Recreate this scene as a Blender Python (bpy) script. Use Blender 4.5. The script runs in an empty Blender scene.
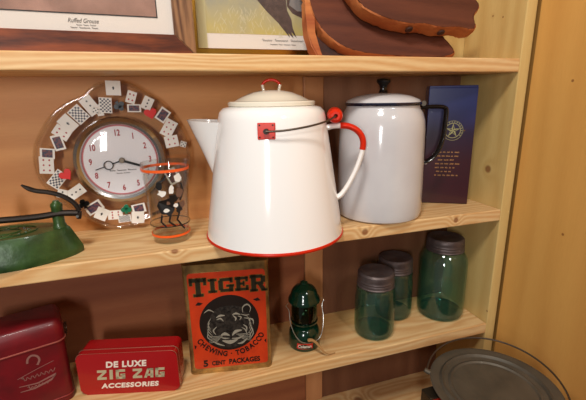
import bpy, bmesh, math, random
from mathutils import Vector, Matrix
random.seed(7)
S = bpy.context.scene
C = S.collection
PI = math.pi

# ------------------------------------------------------------------ camera
def cam_axes(y, p, r):
    cy, sy, cp, sp, cr, sr = math.cos(y), math.sin(y), math.cos(p), math.sin(p), math.cos(r), math.sin(r)
    f = Vector((-sy*cp, cy*cp, -sp)); a = Vector((cy, sy, 0)); u = a.cross(f)
    return a*cr+u*sr, u*cr-a*sr, f
cd = bpy.data.cameras.new('camera'); cam = bpy.data.objects.new('camera', cd); C.objects.link(cam)
ra, ua, fa = cam_axes(-0.3041, 0.2617, -0.0163)
m3 = Matrix((ra, ua, -fa)).transposed()
cam.matrix_world = Matrix.Translation((-0.665, -0.6274, -0.0385)) @ m3.to_4x4()
cd.sensor_width = 36; cd.lens = 388.322/586*36; cd.clip_start = 0.02
S.camera = cam

# ------------------------------------------------------------------ world, lights, exposure
w = bpy.data.worlds.new('world'); S.world = w; w.use_nodes = True
w.node_tree.nodes['Background'].inputs[0].default_value = (1.0, 0.94, 0.88, 1)
w.node_tree.nodes['Background'].inputs[1].default_value = 0.13
def area(name, loc, target, size, power, color):
    l = bpy.data.lights.new(name, 'AREA'); l.shape = 'RECTANGLE'; l.size = size[0]; l.size_y = size[1]
    l.energy = power; l.color = color
    o = bpy.data.objects.new(name, l); C.objects.link(o); o.location = loc
    o.rotation_euler = (Vector(target)-Vector(loc)).to_track_quat('-Z', 'Y').to_euler()
    return o
area('ceiling_lamp', (-0.85, -0.75, 1.05), (-0.45, 0.1, -0.25), (0.24, 0.24), 14, (1.0, 0.96, 0.90))
area('window_light', (-1.25, -1.55, 0.08), (-0.45, 0.1, -0.1), (0.14, 0.45), 11.5, (1.0, 0.985, 0.97))
area('front_fill', (-0.10, -1.9, 1.3), (-0.4, 0.1, -0.2), (0.22, 0.22), 9, (1.0, 0.96, 0.90))  # added fill from the front, no actual lamp there
S.view_settings.view_transform = 'Standard'; S.view_settings.look = 'None'
S.view_settings.gamma = 1; S.view_settings.use_curve_mapping = False
S.view_settings.exposure = 0.0

# ------------------------------------------------------------------ materials
def lin(c):
    return tuple(((v/255)/12.92 if v/255 <= .04045 else ((v/255+.055)/1.055)**2.4) for v in c)+(1,)
def mat(name, col, rough=.5, metal=0, coat=0, bump=0, bscale=60, vary=0, vscale=20, col2=None, spec=.5, trans=0, ior=1.45):
    m = bpy.data.materials.new(name); m.use_nodes = True; nt = m.node_tree; b = nt.nodes['Principled BSDF']
    b.inputs['Base Color'].default_value = lin(col); b.inputs['Roughness'].default_value = rough
    b.inputs['Metallic'].default_value = metal; b.inputs['Coat Weight'].default_value = coat
    b.inputs['Coat Roughness'].default_value = .06
    b.inputs['Specular IOR Level'].default_value = spec
    b.inputs['Transmission Weight'].default_value = trans; b.inputs['IOR'].default_value = ior
    tc = nt.nodes.new('ShaderNodeTexCoord')
    if vary:
        n = nt.nodes.new('ShaderNodeTexNoise'); n.inputs['Scale'].default_value = vscale; n.inputs['Detail'].default_value = 6
        nt.links.new(tc.outputs['Object'], n.inputs['Vector'])
        r = nt.nodes.new('ShaderNodeValToRGB'); r.color_ramp.elements[0].position = .5-vary/2; r.color_ramp.elements[1].position = .5+vary/2
        r.color_ramp.elements[0].color = lin(col2 or col); r.color_ramp.elements[1].color = lin(col)
        nt.links.new(n.outputs['Fac'], r.inputs['Fac']); nt.links.new(r.outputs['Color'], b.inputs['Base Color'])
    if bump:
        n = nt.nodes.new('ShaderNodeTexNoise'); n.inputs['Scale'].default_value = bscale; n.inputs['Detail'].default_value = 5
        nt.links.new(tc.outputs['Object'], n.inputs['Vector'])
        bp = nt.nodes.new('ShaderNodeBump'); bp.inputs['Strength'].default_value = bump; bp.inputs['Distance'].default_value = .002
        nt.links.new(n.outputs['Fac'], bp.inputs['Height']); nt.links.new(bp.outputs['Normal'], b.inputs['Normal'])
    return m

def wood(name, light, dark, axis='X', centre=(0, .05, -.4), rings=260, amount=.8, knots=(), rough=.45, patch=None, wob=.05):
    """solid timber: growth rings around an axis, stretched noise, a few knots"""
    m = bpy.data.materials.new(name); m.use_nodes = True; nt = m.node_tree; N = nt.nodes; L = nt.links
    b = N['Principled BSDF']; b.inputs['Roughness'].default_value = rough; b.inputs['Specular IOR Level'].default_value = .28
    tc = N.new('ShaderNodeTexCoord')
    sub = N.new('ShaderNodeVectorMath'); sub.operation = 'SUBTRACT'; sub.inputs[1].default_value = centre
    L.new(tc.outputs['Object'], sub.inputs[0])
    st = N.new('ShaderNodeVectorMath'); st.operation = 'MULTIPLY'
    long = {'X': (1.0, 7, 7), 'Z': (7, 7, 1.0), 'Y': (7, 1.0, 7)}[axis]
    st.inputs[1].default_value = long; L.new(sub.outputs[0], st.inputs[0])
    n1 = N.new('ShaderNodeTexNoise'); n1.inputs['Scale'].default_value = 1.6; n1.inputs['Detail'].default_value = 2; L.new(st.outputs[0], n1.inputs['Vector'])
    flat = N.new('ShaderNodeVectorMath'); flat.operation = 'MULTIPLY'
    flat.inputs[1].default_value = {'X': (0, 1, 1), 'Z': (1, 1, 0), 'Y': (1, 0, 1)}[axis]; L.new(sub.outputs[0], flat.inputs[0])
    ln = N.new('ShaderNodeVectorMath'); ln.operation = 'LENGTH'; L.new(flat.outputs[0], ln.inputs[0])
    def math_(op, a, b_=None, c=None):
        n = N.new('ShaderNodeMath'); n.operation = op
        for i, v in enumerate((a, b_, c)):
            if v is None: continue
            if isinstance(v, (int, float)): n.inputs[i].default_value = v
            else: L.new(v, n.inputs[i])
        return n.outputs[0]
    d = math_('MULTIPLY_ADD', n1.outputs['Fac'], wob, ln.outputs['Value'])
    kn_mask = None
    for (kx, ky, kz, kr) in knots:
        s = N.new('ShaderNodeVectorMath'); s.operation = 'DISTANCE'; s.inputs[1].default_value = (kx, ky, kz); L.new(tc.outputs['Object'], s.inputs[0])
        k = math_('DIVIDE', s.outputs['Value'], kr)
        bell = math_('POWER', 2.718, math_('MULTIPLY', math_('MULTIPLY', k, k), -.35))
        d = math_('MULTIPLY_ADD', bell, kr*2.2, d)
        mr = N.new('ShaderNodeMapRange'); mr.inputs[1].default_value = .45; mr.inputs[2].default_value = .8; mr.inputs[3].default_value = 1; mr.inputs[4].default_value = 0
        L.new(k, mr.inputs[0])
        kn_mask = mr.outputs[0] if kn_mask is None else math_('MAXIMUM', kn_mask, mr.outputs[0])
    ring = math_('SINE', math_('MULTIPLY', d, rings))
    ring = math_('MULTIPLY_ADD', ring, .5, .5)
    fine = N.new('ShaderNodeTexNoise'); fine.inputs['Scale'].default_value = 40; fine.inputs['Detail'].default_value = 4
    L.new(st.outputs[0], fine.inputs['Vector'])
    mix = math_('ADD', math_('MULTIPLY', ring, .65*amount), math_('MULTIPLY', math_('SUBTRACT', fine.outputs['Fac'], .35), .7*amount))
    cr = N.new('ShaderNodeValToRGB'); cr.color_ramp.elements[0].position = 0; cr.color_ramp.elements[1].position = 1
    cr.color_ramp.elements[0].color = lin(light); cr.color_ramp.elements[1].color = lin(dark)
    L.new(mix, cr.inputs['Fac'])
    col = cr.outputs['Color']
    big = N.new('ShaderNodeTexNoise'); big.inputs['Scale'].default_value = .9; big.inputs['Detail'].default_value = 3; L.new(st.outputs[0], big.inputs['Vector'])
    mx = N.new('ShaderNodeMix'); mx.data_type = 'RGBA'
    f = N.new('ShaderNodeMapRange'); f.inputs[1].default_value = .45; f.inputs[2].default_value = .7; f.inputs[4].default_value = .6; L.new(big.outputs['Fac'], f.inputs[0])
    L.new(f.outputs[0], mx.inputs['Factor']); L.new(col, mx.inputs['A']); mx.inputs['B'].default_value = lin(patch or dark)
    col = mx.outputs['Result']
    if kn_mask is not None:
        m2 = N.new('ShaderNodeMix'); m2.data_type = 'RGBA'; L.new(math_('MULTIPLY', kn_mask, .75), m2.inputs['Factor']); L.new(col, m2.inputs['A'])
        m2.inputs['B'].default_value = lin((120, 60, 28)); col = m2.outputs['Result']
    L.new(col, b.inputs['Base Color'])
    bp = N.new('ShaderNodeBump'); bp.inputs['Strength'].default_value = .15; bp.inputs['Distance'].default_value = .001
    L.new(fine.outputs['Fac'], bp.inputs['Height']); L.new(bp.outputs['Normal'], b.inputs['Normal'])
    return m

def clear_glass(name, tint=(250, 250, 250), gloss=1.0, ior=1.45, rough=.03, edge=.75, tint2=None, bounce_tint=None):
    """thin clear sheet: see-through with a fresnel sheen"""
    m = bpy.data.materials.new(name); m.use_nodes = True; nt = m.node_tree; N = nt.nodes; L = nt.links
    N.remove(N['Principled BSDF'])
    t = N.new('ShaderNodeBsdfTransparent'); t.inputs[0].default_value = lin(tint)
    g = N.new('ShaderNodeBsdfGlossy'); g.inputs['Roughness'].default_value = rough; g.inputs[0].default_value = (gloss, gloss, gloss, 1)
    lw = N.new('ShaderNodeLayerWeight'); lw.inputs['Blend'].default_value = .5
    pw = N.new('ShaderNodeMath'); pw.operation = 'POWER'; pw.inputs[1].default_value = 4.0; L.new(lw.outputs['Facing'], pw.inputs[0])
    ma = N.new('ShaderNodeMath'); ma.operation = 'MULTIPLY_ADD'; ma.inputs[1].default_value = edge; ma.inputs[2].default_value = (ior-1)**2/(ior+1)**2; L.new(pw.outputs[0], ma.inputs[0])
    if bounce_tint:  # diffuse tint standing in for room light the glass reflects and scatters
        df = N.new('ShaderNodeBsdfTranslucent'); d2 = N.new('ShaderNodeBsdfDiffuse'); d2.inputs[0].default_value = lin(bounce_tint[1]); df.inputs[0].default_value = lin(bounce_tint[1])
        ad = N.new('ShaderNodeMixShader'); ad.inputs[0].default_value = .5; L.new(df.outputs[0], ad.inputs[1]); L.new(d2.outputs[0], ad.inputs[2])
        md = N.new('ShaderNodeMixShader'); md.inputs[0].default_value = bounce_tint[0]; L.new(t.outputs[0], md.inputs[1]); L.new(ad.outputs[0], md.inputs[2])
    if tint2:
        mc = N.new('ShaderNodeMix'); mc.data_type = 'RGBA'; p2 = N.new('ShaderNodeMath'); p2.operation = 'POWER'; p2.inputs[1].default_value = 1.6
        L.new(lw.outputs['Facing'], p2.inputs[0]); L.new(p2.outputs[0], mc.inputs['Factor']); mc.inputs['A'].default_value = lin(tint); mc.inputs['B'].default_value = lin(tint2); L.new(mc.outputs['Result'], t.inputs[0])
    mx = N.new('ShaderNodeMixShader'); L.new(ma.outputs[0], mx.inputs[0]); L.new(md.outputs[0] if bounce_tint else t.outputs[0], mx.inputs[1]); L.new(g.outputs[0], mx.inputs[2])
    L.new(mx.outputs[0], N['Material Output'].inputs['Surface'])
    return m

pine_light, pine_dark = (226, 192, 140), (202, 150, 94)
M = {}
M['shelf'] = wood('pine_shelf', pine_light, pine_dark, 'X', (0, .10, -.40), 620, 1.0,
                  knots=((-.1158, 0, -.2914, .009), (-.3249, 0, -.2918, .010), (-.6735, -.0, -.2809, .009), (-.2627, .12, -.80, .018), (-.60, .10, -.5576, .006)), patch=(222, 168, 100), wob=.11)
M['panel'] = wood('pine_side_panel', (216, 186, 122), (190, 150, 86), 'Z', (.06, .09, 0), 230, .7,
                  knots=((0, .0492, -.2011, .013), (0, .0828, .1155, .003), (0, .0558, .1088, .003), (0, .0036, -.5271, .0035)), patch=(198, 162, 98))
M['back_low_shaded'] = wood('red_brown_shaded_board', (150, 92, 60), (118, 62, 40), 'X', (0, .2, -.9), 120, .55, patch=(104, 56, 40), rough=.5, wob=.12)  # red-brown board, darkened further to stand in for lower-bay shade
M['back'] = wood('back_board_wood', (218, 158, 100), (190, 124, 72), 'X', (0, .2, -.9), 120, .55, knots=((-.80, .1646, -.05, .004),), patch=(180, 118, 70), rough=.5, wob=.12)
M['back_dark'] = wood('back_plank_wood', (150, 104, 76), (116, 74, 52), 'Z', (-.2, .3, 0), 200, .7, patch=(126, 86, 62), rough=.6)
M['back_plank_shaded'] = wood('shaded_plank_wood', (118, 76, 52), (92, 54, 36), 'Z', (-.2, .3, 0), 200, .7, patch=(96, 58, 40), rough=.6)  # copy of the back plank wood with lower-bay shade put into its colour
M['batten'] = wood('batten_wood', (196, 140, 94), (164, 106, 66), 'Z', (-.3, .25, 0), 200, .5, knots=((-.3621, .15, -.4174, .003),), patch=(160, 100, 60))
M['wall'] = wood('wall_board_wood', (218, 164, 88), (196, 138, 66), 'Z', (.2, -.3, 0), 110, .45, knots=((.029, -.09, -.02, .004), (.029, -.12, -.30, .004)), patch=(190, 130, 66), rough=.5, wob=.1)
M['enamel'] = mat('cream_enamel', (244, 241, 238), .12, coat=.6)
M['enamel_lid'] = mat('aged_cream_enamel', (230, 222, 204), .16, coat=.5)
M['enamel_cool'] = mat('grey_white_enamel', (212, 211, 211), .14, coat=.5, vary=.5, vscale=9, col2=(192, 188, 190))
M['navy'] = mat('navy_enamel', (18, 22, 44), .15, coat=.6)
M['black'] = mat('black_gloss', (14, 13, 15), .22, coat=.3)
M['red'] = mat('red_enamel', (206, 40, 14), .3, spec=.3)
M['steel'] = mat('steel', (170, 168, 162), .3, 1)
M['wire'] = mat('dark_wire', (92, 80, 70), .4, .8)
M['green_iron'] = mat('green_painted_iron', (54, 84, 38), .38, .15, coat=.25, bump=.35, bscale=90, vary=.35, vscale=40, col2=(32, 56, 24))
M['iron_black'] = mat('black_iron', (44, 36, 30), .45, .6, bump=.2)
M['griddle'] = mat('seasoned_cast_iron', (100, 90, 76), .52, .35, bump=.25, bscale=70, vary=.5, vscale=22, col2=(74, 68, 58))
M['zinc'] = mat('zinc_lid', (112, 100, 98), .5, .6, bump=.3, bscale=90, vary=.5, vscale=50, col2=(78, 66, 66))
M['jar'] = clear_glass('aqua_glass', (238, 250, 248), 1, 1.6, .05, .6, (150, 204, 194), (.045, (130, 186, 164)))
M['jar_base'] = clear_glass('thick_aqua_glass', (150, 212, 204), 1, 1.5, .06, .5, (90, 160, 150), (.11, (30, 150, 134)))
M['gold'] = mat('gold_trim', (206, 150, 60), .25, 1)
M['tin_edge'] = mat('tarnished_gold_tin', (206, 166, 100), .32, .7, vary=.4, vscale=30, col2=(104, 78, 46))
M['tin_orange'] = mat('orange_red_lithograph', (206, 62, 22), .35, coat=.2, vary=.35, vscale=26, col2=(178, 50, 20))
M['ink'] = mat('black_ink', (24, 18, 14), .4)
M['brown_ink'] = mat('dark_olive_ink', (48, 42, 26), .35, .2)
M['tin_red'] = mat('red_lacquer_tin', (164, 18, 22), .25, coat=.35)
M['tin_dark_red'] = mat('worn_dark_red_tin', (118, 14, 24), .42, coat=.1, vary=.35, vscale=25, col2=(92, 16, 22))
M['silver_ink'] = mat('silver_print', (196, 186, 150), .4, .2)
M['cream_ink'] = mat('cream_print', (236, 222, 206), .45)
M['lantern'] = mat('dark_green_enamel', (6, 46, 30), .15, coat=.5)
M['tan'] = mat('tan_cord', (168, 124, 74), .8)
M['white_plastic'] = mat('white_card', (234, 228, 218), .4)
M['heart'] = mat('red_plastic', (220, 30, 20), .3, coat=.3)
M['club_black'] = mat('black_plastic', (16, 14, 14), .3, coat=.3)
M['club_green'] = mat('green_plastic', (12, 110, 74), .3, coat=.3)
M['dial'] = mat('white_dial', (246, 242, 244), .3, coat=.3)
M['pink_ring'] = mat('pale_red_ring', (206, 120, 124), .5)
M['numeral'] = mat('red_numeral_ink', (170, 36, 44), .5)
M['grey_ink'] = mat('grey_ink', (112, 104, 98), .6)
M['back_pattern'] = mat('blue_card_ink', (88, 86, 96), .5)
M['acrylic'] = clear_glass('clear_acrylic', (250, 247, 242), 1, 1.7, .06, .8)
M['thin_glass'] = clear_glass('clear_tumbler_glass', (246, 246, 244), 1, 1.5)
M['pane'] = clear_glass('picture_glass', (252, 252, 252), .9, 1.35, .05)
M['orange'] = mat('orange_band', (244, 96, 30), .35)
M['chrome'] = mat('brushed_chrome', (190, 188, 186), .22, 1)
M['mat_board'] = mat('mat_board', (226, 216, 206), .7)
M['cream_mat'] = mat('cream_mat_board', (206, 196, 150), .7)
M['box_blue'] = mat('navy_and_maroon_carton', (40, 40, 92), .3, coat=.3)
M['chest'] = mat('red_painted_metal', (160, 38, 18), .4, .1)
M['iron_plate'] = mat('dark_metal_plate', (70, 62, 50), .4, .8)

# ------------------------------------------------------------------ mesh helpers
def obj(name, bm, m, parent=None, loc=(0, 0, 0), rot=(0, 0, 0), smooth=False, mats=None):
    me = bpy.data.meshes.new(name); bmesh.ops.recalc_face_normals(bm, faces=bm.faces); bm.to_mesh(me); bm.free()
    for mm in (mats or [m]): me.materials.append(mm)
    if smooth:
        for p in me.polygons: p.use_smooth = True
        try: me.set_sharp_from_angle(angle=math.radians(38))
        except Exception: pass
    o = bpy.data.objects.new(name, me); C.objects.link(o); o.location = loc; o.rotation_euler = rot
    if parent: o.parent = parent
    return o
def tag(o, label=None, cat=None, group=None, kind=None):
    if label: o['label'] = label
    if cat: o['category'] = cat
    if group: o['group'] = group
    if kind: o['kind'] = kind
    return o
def thing(name, label, cat, loc=(0, 0, 0), rz=0, group=None):
    o = bpy.data.objects.new(name, None); o.empty_display_size = .02; C.objects.link(o); o.location = loc; o.rotation_euler = (0, 0, rz)
    return tag(o, label, cat, group)
def structure(name, bm, m): return tag(obj(name, bm, m), kind='structure')
def box(bm, x0, x1, y0, y1, z0, z1, bev=0, seg=2):
    r = bmesh.ops.create_cube(bm, size=1); vs = r['verts']
    for v in vs:
        v.co = Vector(((x0+x1)/2+v.co.x*(x1-x0), (y0+y1)/2+v.co.y*(y1-y0), (z0+z1)/2+v.co.z*(z1-z0)))
    if bev:
        es = list({e for v in vs for e in v.link_edges})
        bmesh.ops.bevel(bm, geom=es, offset=bev, segments=seg, affect='EDGES', profile=.5)
    return bm
def B(*a, **k): return box(bmesh.new(), *a, **k)
def lathe(prof, seg=64, bm=None, c=(0, 0)):
    bm = bm or bmesh.new(); rings = []
    for r, z in prof:
        if r < 1e-6: rings.append([bm.verts.new((c[0], c[1], z))])
        else: rings.append([bm.verts.new((c[0]+r*math.cos(2*PI*i/seg), c[1]+r*math.sin(2*PI*i/seg), z)) for i in range(seg)])
    for a, b in zip(rings, rings[1:]):
        if len(a) == 1 and len(b) == 1: continue
        for i in range(seg):
            j = (i+1) % seg
            if len(a) == 1: bm.faces.new((a[0], b[i], b[j]))
            elif len(b) == 1: bm.faces.new((a[i], a[j], b[0]))
            else: bm.faces.new((a[i], a[j], b[j], b[i]))
    return bm
def catmull(pts, n=8, closed=False):
    P = [Vector(p) for p in pts]; out = []; N = len(P)
    for i in range(N if closed else N-1):
        if closed: a, b, c, d = P[(i-1) % N], P[i], P[(i+1) % N], P[(i+2) % N]
        else: a, b, c, d = P[max(i-1, 0)], P[i], P[i+1], P[min(i+2, N-1)]
        for k in range(n):
            t = k/n
            out.append(.5*((2*b)+(-a+c)*t+(2*a-5*b+4*c-d)*t*t+(-a+3*b-3*c+d)*t**3))
    if not closed: out.append(P[-1])
    return out
def tube(pts, r, seg=10, closed=False, bm=None, flat=1.0, up=None):
    bm = bm or bmesh.new(); P = [Vector(p) for p in pts]; n = len(P); rings = []
    rr = r if isinstance(r, (list, tuple)) else [r]*n
    prev = Vector(up) if up else None
    for i in range(n):
        t = (P[(i+1) % n]-P[i-1]) if closed else (P[min(i+1, n-1)]-P[max(i-1, 0)])
        t.normalize()
        if prev is None:
            prev = Vector((0, 0, 1)) if abs(t.z) < .9 else Vector((1, 0, 0))
        u = (prev-t*prev.dot(t)).normalized(); v = t.cross(u); prev = u if not up else Vector(up)
        rings.append([bm.verts.new(P[i]+(u*math.cos(2*PI*k/seg)*flat+v*math.sin(2*PI*k/seg))*rr[i]) for k in range(seg)])
    for i in range(n if closed else n-1):
        a, b = rings[i], rings[(i+1) % n]
        for k in range(seg): bm.faces.new((a[k], a[(k+1) % seg], b[(k+1) % seg], b[k]))
    if not closed: bm.faces.new(rings[0][::-1]); bm.faces.new(rings[-1])
    return bm
def prism(out, y0, y1, bm=None, bev=0):
    """outline in x,z; depth from y0 to y1"""
    bm = bm or bmesh.new()
    a = [bm.verts.new((x, y0, z)) for x, z in out]; b = [bm.verts.new((x, y1, z)) for x, z in out]
    f1 = bm.faces.new(a); f2 = bm.faces.new(b[::-1]); n = len(out)
    for i in range(n): bm.faces.new((a[i], b[i], b[(i+1) % n], a[(i+1) % n]))
    if bev:
        bmesh.ops.bevel(bm, geom=list(f1.edges)+list(f2.edges), offset=bev, segments=2, affect='EDGES')
    return bm
def rrect(x0, x1, z0, z1, r, n=6):
    o = []
    for cx, cz, a in ((x1-r, z1-r, 0), (x0+r, z1-r, 90), (x0+r, z0+r, 180), (x1-r, z0+r, 270)):
        for k in range(n+1):
            t = math.radians(a+90*k/n); o.append((cx+r*math.cos(t), cz+r*math.sin(t)))
    return o
def ellipse(cx, cz, rx, rz, n=40, a0=0):
    return [(cx+rx*math.cos(2*PI*i/n+a0), cz+rz*math.sin(2*PI*i/n+a0)) for i in range(n)]
def zprism(out, z0, z1, bm=None):
    bm = bm or bmesh.new()
    a = [bm.verts.new((x, y, z0)) for x, y in out]; b = [bm.verts.new((x, y, z1)) for x, y in out]
    bm.faces.new(a[::-1]); bm.faces.new(b); n = len(out)
    for i in range(n): bm.faces.new((a[i], a[(i+1) % n], b[(i+1) % n], b[i]))
    return bm
def stroke(bm, pts, wd, y0=-.0006, y1=0, taper=False):
    """flat painted line in the x,z plane"""
    P = [Vector((p[0], p[1])) for p in pts]; n = len(P); L_, R_ = [], []
    for i in range(n):
        t = (P[min(i+1, n-1)]-P[max(i-1, 0)]); t.normalize(); nn = Vector((-t.y, t.x))
        ww = wd/2*((1-.8*abs(2*i/(n-1)-1)) if taper else 1)
        L_.append(P[i]+nn*ww); R_.append(P[i]-nn*ww)
    prism([(v.x, v.y) for v in L_+R_[::-1]], y0, y1, bm)
def text_bm(s, size, width=None, offset=0, shear=0, depth=.0003, align='CENTER', spacing=1):
    cu = bpy.data.curves.new('lettering_curve', 'FONT'); cu.body = s; cu.size = size; cu.extrude = depth; cu.offset = offset; cu.shear = shear
    cu.align_x = align; cu.align_y = 'BOTTOM_BASELINE'; cu.resolution_u = 3; cu.space_character = spacing
    o = bpy.data.objects.new('lettering_curve', cu); C.objects.link(o)
    dg = bpy.context.evaluated_depsgraph_get(); me = bpy.data.meshes.new_from_object(o.evaluated_get(dg))
    bm = bmesh.new(); bm.from_mesh(me); bpy.data.objects.remove(o); bpy.data.curves.remove(cu); bpy.data.meshes.remove(me)
    bmesh.ops.transform(bm, matrix=Matrix.Rotation(PI/2, 4, 'X'), verts=bm.verts)
    if width and len(bm.verts):
        xs = [v.co.x for v in bm.verts]; k = width/(max(xs)-min(xs)); c = (max(xs)+min(xs))/2
        for v in bm.verts: v.co.x = (v.co.x-c)*k
    return bm
def merge(dst, src, mtx):
    bmesh.ops.transform(src, matrix=mtx, verts=src.verts)
    me = bpy.data.meshes.new('t'); src.to_mesh(me); src.free(); dst.from_mesh(me); bpy.data.meshes.remove(me)
def T_(x, y, z): return Matrix.Translation((x, y, z))
def scribble(bm, x0, x1, z, h, wd, seed=0, y0=-.0005):
    """illegible small script: a looping pen line broken into words"""
    rnd = random.Random(seed); x = x0
    while x < x1-h:
        L_ = min(x1-x, h*rnd.uniform(3, 6)); n = max(6, int(L_/h*5)); pts = []
        for i in range(n+1):
            t = i/n; pts.append((x+L_*t, z+h*(.35+.35*math.sin(i*1.9)+(.35 if i in (0, 1) else 0))))
        stroke(bm, pts, wd, y0, 0); x += L_+h*1.1
D = .1646; Z1, Z2, Z3, Z4 = .025, -.2809, -.5576, -.800; T = .025

# ------------------------------------------------------------------ setting
structure('wall_back', B(-1.45, .0600, D, D+.02, -1.45, .80), M['back'])
bm = B(.0290, .0700, -2.6, -.004, -1.45, .80); box(bm, .0600, .0700, -.004, D+.02, -1.45, .80)
structure('wall_right', bm, M['wall'])
structure('floor', B(-1.45, .0700, -2.6, D+.02, -1.47, -1.45), mat('brown_floor_boards', (120, 84, 56), .6, vary=.5, vscale=6, col2=(96, 64, 42)))

shelf = thing('shelving_unit', 'pine shelving unit against the plywood wall, holding the kettle, tins and jars', 'shelves', (0, 0, 0))
XL = -1.30
for z in (Z1, Z2, Z3, Z4):
    obj('shelf_board', B(XL, -.0004, 0, D-.0005, z-T, z, bev=.0022), M['shelf'], shelf)
obj('side_panel', B(0, .0251, 0, D-.0005, -1.449, .48, bev=.002), M['panel'], shelf)
obj('side_panel', B(XL-.0255, XL-.0005, 0, D-.0005, -1.449, .48, bev=.002), M['panel'], shelf)
for a, b in ((Z1+.0005, .48), (Z2+.0005, -.0005), (Z3+.0005, Z2-T-.0005), (Z4+.0005, Z3-T-.0005)):
    obj('back_batten', B(-.3925, -.3485, D-.010, D-.0006, a, b, bev=.0015), M['batten'], shelf)
    obj('back_plank', B(-.3480, -.0008, D-.0045, D-.0006, a, b), M['back_plank_shaded'] if a < Z2 else M['back_dark'] if a < 0 else M['panel'], shelf)
    if a < Z2: obj('back_plank', B(XL, -.3930, D-.0045, D-.0006, a, b), M['back_low_shaded'], shelf)

# ------------------------------------------------------------------ large cream kettle
kx, ky = -.4920, .0370
kt = thing('enamel_kettle', 'large cream enamel kettle with red base rim, red grip and pouring spout', 'kettle', (kx, ky, Z2), math.radians(-20))
body = [(0, .0035), (.116, .0035), (.1195, .0015), (.1215, .004)]
bot = [(.1215, 0.0045), (.1225, .002), (.1205, 0), (.117, .0006), (.1165, .003), (.1185, .0052)]
body = [(0, .004), (.117, .004), (.1238, .005), (.1226, .012), (.1188, .04), (.1092, .10), (.1010, .155), (.0955, .19), (.0928, .207), (.0900, .2175), (.0840, .2240), (.0760, .2262), (.0740, .2266), (0, .2266)]
obj('body', lathe(body, 96), M['enamel'], kt, smooth=True)
tag(obj('base_rim', lathe([(.1225, .0062), (.1246, .0052), (.1256, .0028), (.1246, .0004), (.121, 0), (.1205, .003), (.1225, .0062)], 96), M['red'], kt, smooth=True), 'red base rim')
lid = obj('lid', lathe([(0, .2260), (.0715, .2260), (.0745, .2280), (.0748, .2325), (.0730, .2345), (.0675, .2350), (.063, .2362), (.052, .2420), (.036, .2485), (.020, .2520), (0, .2530)], 96), M['enamel_lid'], kt, smooth=True)
arc = [(.0150*math.cos(math.radians(a)), 0, .2590+.0105*math.sin(math.radians(a))) for a in range(10, 171, 10)]
tag(obj('lid_loop', tube(arc, .0024, 10), M['red'], lid, smooth=True), 'red wire loop on the lid')
obj('loop_foot', tube([(.0125, 0, .2500), (.0150, 0, .2615)], .0027, 10, bm=tube([(-.0125, 0, .2500), (-.0150, 0, .2615)], .0027, 10)), M['enamel_lid'], lid, smooth=True)
# spout: lofted V-shaped lip
bm = bmesh.new(); rings = []
for i in range(9):
    t = i/8; z = .110+.092*t; rb = .1235-.150*z - .010; ro = .110+(.149-.110)*t**1.05; ro = max(ro, rb+.006)
    wd = .010+.030*t
    loop = []
    for k in range(13):
        a = -90+180*k/12; s = math.sin(math.radians(a)); c = math.cos(math.radians(a))
        loop.append(bm.verts.new((-(rb+(ro-rb)*c**.8), wd*s*(1-.12*t*(c)), z+ (.004*t*c))))
    rings.append(loop)
for a, b in zip(rings, rings[1:]):
    for k in range(12): bm.faces.new((a[k], a[k+1], b[k+1], b[k]))
bm.faces.new(rings[0])
# inside of the lip, sunk so the mouth reads as open
inner = [bm.verts.new((v.co.x*.985+(-.0), v.co.y*.92, v.co.z)) for v in rings[-1]]
deep = [bm.verts.new((v.co.x*.93, v.co.y*.8, v.co.z-.02)) for v in rings[-1]]
for k in range(12):
    bm.faces.new((rings[-1][k], rings[-1][k+1], inner[k+1], inner[k])); bm.faces.new((inner[k], inner[k+1], deep[k+1], deep[k]))
bm.faces.new(deep)
obj('spout', bm, M['enamel'], kt, smooth=True)
hp = catmull([(.090, 0, .187), (.108, 0, .1915), (.134, 0, .190), (.152, 0, .178), (.158, 0, .158), (.150, 0, .124), (.136, 0, .092), (.122, 0, .070), (.110, 0, .062)], 8)
hd = obj('rear_handle', tube(hp, .0048, 12, flat=1.5, up=(0, 1, 0)), M['enamel'], kt, smooth=True)
tag(obj('handle_sleeve', tube(hp[11:35], .0054, 12, flat=1.5, up=(0, 1, 0)), M['red'], hd, smooth=True), 'red stretch of the handle')
for s in (-1, 1):
    r = .0965
    e = obj('handle_ear', B(-.0135, .0135, s*r-.0015, s*r+.0015, .1795, .2045, bev=.0012), M['red'], kt)
    e.rotation_euler = (0, 0, 0)
    obj('ear_lug', tube([(0, s*(r+.001), .192), (0, s*(r+.009), .192)], .0042, 12), M['iron_black'], e, smooth=True)
    for px, pz in ((-.010, .183), (.010, .183), (-.010, .201), (.010, .201)):
        obj('rivet', lathe([(0, -.0012), (.0016, -.0012), (.0012, .001), (0, .0016)], 10), M['iron_black'], e, (px, s*(r+.0012), pz), (s*-PI/2, 0, 0), True)
half = [(0, -.1065, .192), (.030, -.1035, .1935), (.065, -.088, .198), (.091, -.066, .2035), (.104, -.042, .2085), (.107, -.030, .2095)]
full = catmull(half+[(x, -y, z) for x, y, z in half[::-1]], 8)
bail = obj('bail_handle', tube(full, .0016, 8), M['wire'], kt, smooth=True)
g = [(.0035, -.030), (.0070, -.030), (.0112, -.026), (.0130, -.012), (.0134, 0), (.0130, .012), (.0112, .026), (.0070, .030), (.0035, .030), (.0025, .027), (.0025, -.027), (.0035, -.030)]
obj('grip', lathe(g, 24), M['red'], bail, (.108, 0, .2095), (-PI/2, 0, 0), True)

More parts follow.
